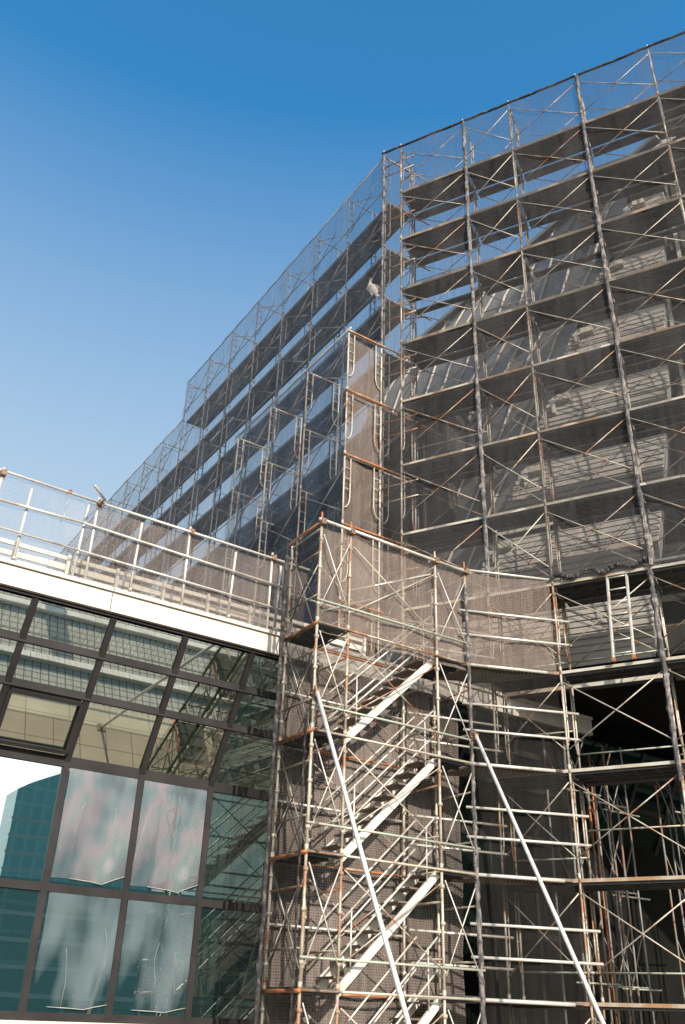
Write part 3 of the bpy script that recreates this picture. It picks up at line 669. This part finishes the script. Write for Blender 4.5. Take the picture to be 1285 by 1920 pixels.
# ================================================================ RIGHT BUILDING
WP = 19.9
Bl = [(-8.4, 6.9), (-7.75, 7.4), (-6.15, 11.0), (-5.22, 12.95), (-4.32, 15.0), (-3.47, 17.1), (-2.28, 19.2), (-1.58, 21.25), (-.42, 23.1)]
def lerp_z(tab, z):
    if z <= tab[0][1]: return tab[0][0]
    for (a, za), (b, zb) in zip(tab[:-1], tab[1:]):
        if z <= zb: return a + (b - a) * (z - za) / (zb - za)
    return tab[-1][0]
b0 = (-8.9, WP, 7.2)
bld = thing('clad_building', SP(*b0), ROT_SP, 'big grey building with ribbed siding and leaning flank behind the netted scaffold', 'building')
LW = lambda s, p, z: Vector((s - b0[0], p - b0[1], z - b0[2]))
SR = [(-3.0, 6.0), (-1.45, 14.0), (-1.2, 16.5), (-.6, 21), (-.3, 23.1)]
# storey-high shells of ribbed siding, bowed outward with rounded upper corners, dark strips between them stand for deck shade
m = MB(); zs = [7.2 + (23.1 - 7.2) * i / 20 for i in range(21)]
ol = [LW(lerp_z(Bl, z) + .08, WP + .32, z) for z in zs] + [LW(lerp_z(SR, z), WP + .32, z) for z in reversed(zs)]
link('shade_strip_wall', m.slab(ol, (0, .1, 0)).mesh('shade_strip_wall', 'dark'), bld)
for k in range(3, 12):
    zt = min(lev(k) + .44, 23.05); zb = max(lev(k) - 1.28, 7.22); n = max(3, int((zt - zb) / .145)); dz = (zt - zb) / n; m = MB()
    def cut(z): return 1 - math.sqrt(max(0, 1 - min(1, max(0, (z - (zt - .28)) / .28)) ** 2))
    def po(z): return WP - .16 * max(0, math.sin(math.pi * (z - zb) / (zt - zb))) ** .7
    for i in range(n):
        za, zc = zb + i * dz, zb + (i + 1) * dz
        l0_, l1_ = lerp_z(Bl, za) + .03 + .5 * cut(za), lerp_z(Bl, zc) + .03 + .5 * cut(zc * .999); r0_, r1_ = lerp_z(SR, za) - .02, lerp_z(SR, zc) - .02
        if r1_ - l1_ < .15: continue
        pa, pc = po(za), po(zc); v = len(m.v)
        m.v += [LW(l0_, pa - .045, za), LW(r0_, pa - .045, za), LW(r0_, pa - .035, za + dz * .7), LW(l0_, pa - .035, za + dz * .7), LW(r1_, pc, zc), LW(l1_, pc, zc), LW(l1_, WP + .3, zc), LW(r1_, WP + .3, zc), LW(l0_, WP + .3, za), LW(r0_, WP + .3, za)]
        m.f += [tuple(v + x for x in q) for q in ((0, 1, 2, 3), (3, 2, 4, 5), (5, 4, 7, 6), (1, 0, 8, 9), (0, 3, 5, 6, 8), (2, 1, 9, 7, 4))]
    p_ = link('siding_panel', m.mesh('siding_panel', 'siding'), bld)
    rim = []
    for i in range(8): z_ = zt - .28 + .28 * math.sin(math.pi / 2 * i / 7); rim.append(LW(lerp_z(Bl, z_) + .03 + .5 * cut(z_), po(min(z_, zt - .02)) - .03, z_))
    rim.append(LW(lerp_z(SR, zt) - .02, po(zt - .02) - .03, zt)); link('top_rim', MB().path(rim, .022, 5).mesh('top_rim', 'kerb'), p_)
    bs = lerp_z(Bl, zt - .3)
    link('white_box', MB().box(LW(bs + .30, WP - .34, zt - .42), LW(bs + .62, WP - .17, zt - .26)).mesh('white_box', 'white'), p_)  # small white boxes near the left end of each panel
    link('white_box', MB().box(LW(bs + .12, WP - .3, zt - .75), LW(bs + .22, WP - .17, zt - .45)).mesh('white_box', 'white'), p_)
# dark recessed wall to the right of the siding, with vertical studs
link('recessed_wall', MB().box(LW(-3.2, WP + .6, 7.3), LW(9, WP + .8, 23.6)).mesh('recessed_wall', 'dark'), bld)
for i in range(9):
    s = -1.15 + i * .42 + (.1 if i % 2 else 0); link('stud', MB().box(LW(s, WP + .3, 7.3), LW(s + .10, WP + .4, 23.0)).mesh('stud', 'siding'), bld)
link('roof_edge', MB().box(LW(-.5, WP - .15, 23.12), LW(9, WP + .8, 23.7)).mesh('roof_edge', 'dark'), bld)
link('shade_soffit', MB().slab([LW(-7.9, WP - .1, 7.13), LW(9, WP - .1, 7.13), LW(9, WP + 8, 7.13), LW(-7.9, WP + 8, 7.13)], (0, 0, .09)).mesh('shade_soffit', 'undershade'), bld)
# leaning flank running back from the corner
loc3 = Vector((d3.dot(d1), d3.dot(n1), 0))
nL = 22; m = MB(); row = []
for (s, z) in Bl: row.append(LW(s, WP, z))
LEN = 13
for i, v in enumerate(row): m.v += [v, v + loc3 * LEN]
for i in range(len(row) - 1): m.f.append((2 * i, 2 * i + 1, 2 * i + 3, 2 * i + 2))
off = Vector((d2.dot(d1), d2.dot(n1), 0)) * .3; base = len(m.v)
for v in row: m.v += [v + off, v + loc3 * LEN + off]
for i in range(len(row) - 1): m.f.append((base + 2 * i, base + 2 * i + 2, base + 2 * i + 3, base + 2 * i + 1))
t_ = 2 * (len(row) - 1); m.f.append((t_, t_ + 1, base + t_ + 1, base + t_))
link('leaning_flank', m.mesh('leaning_flank', 'lean'), bld)
for j in range(11):
    d = .8 + j * 1.1; m = MB(); o_ = -off.normalized() * .05
    m.path([v + loc3 * d + o_ for v in row], .045, 4)
    link('rib', m.mesh('rib', 'siding'), bld)
link('ridge_cap', MB().beam(row[-1] - off.normalized() * .1, row[-1] + loc3 * LEN - off.normalized() * .1, .3, .16).mesh('ridge_cap', 'lean'), bld)

w0 = (14.6, 17.0, 6.83)
wing = thing('rear_wing', QR(*w0), ROT_QR, 'dark blank wing on the pavilion roof behind the receding scaffold', 'building')
link('wall', MB().box((0, 0, 0), (6, 36, 9.6)).mesh('wall', 'dark'), wing); link('parapet_cap', MB().box((-.08, -.08, 9.602), (6.1, 36.1, 9.75)).mesh('parapet_cap', 'lean'), wing)
for i in range(20): link('downpipe', MB().tube((-.08, 1 + i * 1.8, 0), (-.08, 1 + i * 1.8, 9.4), .05, 8).mesh('downpipe', 'dark', True), wing)
# undercroft behind the lower bays
rnd = random.Random(12)
for i in range(5):
    q0_, r0_ = 14.5 + i * 1.15 + .2 * (i % 2), 13.4 + .45 * (i % 3)
    lab = ['rusty shoring frame just right of the facade post, nearest the stairs', 'second shoring frame in the gloom under the grey building', 'middle shoring frame under the grey building', 'fourth shoring frame in the gloom, counted from the stairs', 'shoring frame deepest to the right under the grey building'][i]
    sh = thing('shoring_frame', QR(q0_, r0_, GZ), ROT_QR, lab, 'shoring frame', 'shoring frames under the building')
    for dq, dr in ((0, 0), (.75, .1), (.35, .9), (1.05, 1.0)): link('post', MB().tube((dq, dr, 0), (dq + rnd.uniform(-.05, .05), dr, 7.0 + rnd.uniform(-.9, .6)), .025, 7).mesh('post', 'rust' if rnd.random() < .1 else 'shadesteel', True), sh)
    for k in range(4):
        z = .5 + k * 1.8; link('diagonal_brace', MB().tube((.75, .1, z), (1.05, 1.0, z + 1.5), .013, 5).mesh('diagonal_brace', 'shadesteel', True), sh); link('diagonal_brace', MB().tube((.35, .9, z + 1.2), (1.05, 1.0, z), .013, 5).mesh('diagonal_brace', 'shadesteel', True), sh); link('diagonal_brace', MB().tube((0, 0, z), (.75, .1, z + 1.3), .016, 6).mesh('diagonal_brace', 'shadesteel', True), sh)
        link('crossbar', MB().tube((-.2, .03, z + .1), (1.1, .1, z + .12), .018, 6).mesh('crossbar', 'green' if k % 2 else 'shadesteel', True), sh)

# ================================================================ LADDER
l0 = (-3.23, PF - .12, 6.50)
ld = thing('aluminium_ladder', SP(*l0), ROT_SP, 'short pale ladder with orange feet leaning inside the bay under the rolled net', 'ladder')
top = Vector((.05, .14, 1.92)); wl = .40
for x in (0, wl):
    st = link('stile', MB().beam((x, 0, .04), (x + top.x, top.y, top.z), .03, .065).mesh('stile', 'galv'), ld)
    link('foot', MB().box((x - .03, -.035, -.03), (x + .03, .035, .05)).mesh('foot', 'rust'), st)
for i in range(7):
    t = .07 + i * .15; c = top * t; link('rung', MB().tube(c, c + Vector((wl, 0, 0)), .016, 6).mesh('rung', 'galv', True), ld)

# ================================================================ RAKING PROPS
def prop(q, r, z, tq, tr, tz, label, mat='pole'):
    dv = Vector((tq - q, tr - r, tz - z)); k = (GZ + .02 - z) / dv.z; foot = Vector((q, r, z)) + dv * k
    root = thing('raking_prop', QR(foot.x, foot.y, GZ), ROT_QR, label, 'prop', 'long raking props')
    top_ = Vector((q, r, z)) - foot + Vector((0, 0, foot.z - GZ))
    link('tube', MB().tube((0, 0, .03), top_, .036, 12).mesh('tube', mat, True), root)
    link('base_plate', MB().box((-.12, -.12, .0), (.12, .12, .02)).mesh('base_plate', 'coupler'), root)
    link('coupler', MB().box(top_ - Vector((.05, .03, .09)), top_ + Vector((.05, .10, .05))).tube(top_ + Vector((-.10, .05, -.03)), top_ + Vector((.10, .05, -.03)), .018, 6).tube(top_ + Vector((0, .05, -.14)), top_ + Vector((0, .05, .12)), .036, 8).mesh('coupler', 'coupler'), root)
prop(8.13, 13.17, 5.08, 8.13, 10.58, .02, 'long pale prop crossing the stair flights, footed below the tower left corner')
prop(11.77, 13.12, 4.95, 11.77, 10.60, .11, 'long pale prop crossing the stacked link tubes right of the stairs')

# ================================================================ PLAZA THINGS (seen mirrored in the glass)
p0 = (-4, 7.0, GZ)
pr = thing('plaza_railing', QR(*p0), ROT_QR, 'low railing of thin pale bars on the plaza, mirrored in the raked glass', 'railing')
for z in (1.05, .12): link('rail', MB().tube((0, 0, z), (16, 0, z), .022, 6).mesh('rail', 'galv', True), pr)
for i in range(98): link('baluster', MB().tube((i * .164 + .03, 0, .12), (i * .164 + .03, 0, 1.05), .008, 4).mesh('baluster', 'galv'), pr)
y0 = (6.1, 1.2, GZ)
py = thing('shadow_pylon', QR(*y0), ROT_QR, 'unseen dark pylon added to cast the shadow in the mirrored paving', 'pylon')  # unseen pylon added only to throw a shadow band on the paving
link('shadow_pylon_shaft', MB().box((-.32, -.15, .1), (.32, .15, 3.3)).mesh('shadow_pylon_shaft', 'mullion'), py); link('shadow_pylon_plinth', MB().box((-.42, -.25, 0), (.42, .25, .099)).mesh('shadow_pylon_plinth', 'concrete'), py)
def tower(q0, q1, r0, r1, h, rise, mat, label, name):
    root = thing(name, QR((q0 + q1) / 2, r1, GZ), ROT_QR, label, 'building'); n = 16; hw = (q1 - q0) / 2
    ol = [(-hw, 0)] + [(-hw + 2 * hw * i / n, h + rise * math.sin(math.pi * (i / n) * .5 + 0) ** .9) for i in range(n + 1)] + [(hw, 0)]
    link('wall', MB().slab([(x, 0, z_) for x, z_ in ol], (0, r0 - r1, 0)).mesh('wall', mat), root)
    m = MB()
    for j in range(1, int(h / 3.2)): m.box((-hw - .15, -.12, j * 3.2), (hw * .98, .08, j * 3.2 + .5))
    link('floor_band', m.mesh('floor_band', 'lean'), root)
    m = MB()
    for j in range(int(2 * hw / 2.4)): m.box((-hw + j * 2.4, -.08, .2), (-hw + j * 2.4 + .25, .06, h - .5))
    link('window_fin', m.mesh('window_fin', mat), root)
tower(49.0, 80, -168, -160, 41, 10, 'skyscraper', 'teal glass skyscraper with curved roof mirrored in the left pane', 'skyscraper')
tower(-40, 120, -125, -100, 17, .5, 'office', 'long low teal office block mirrored in the lower panes', 'office_block')
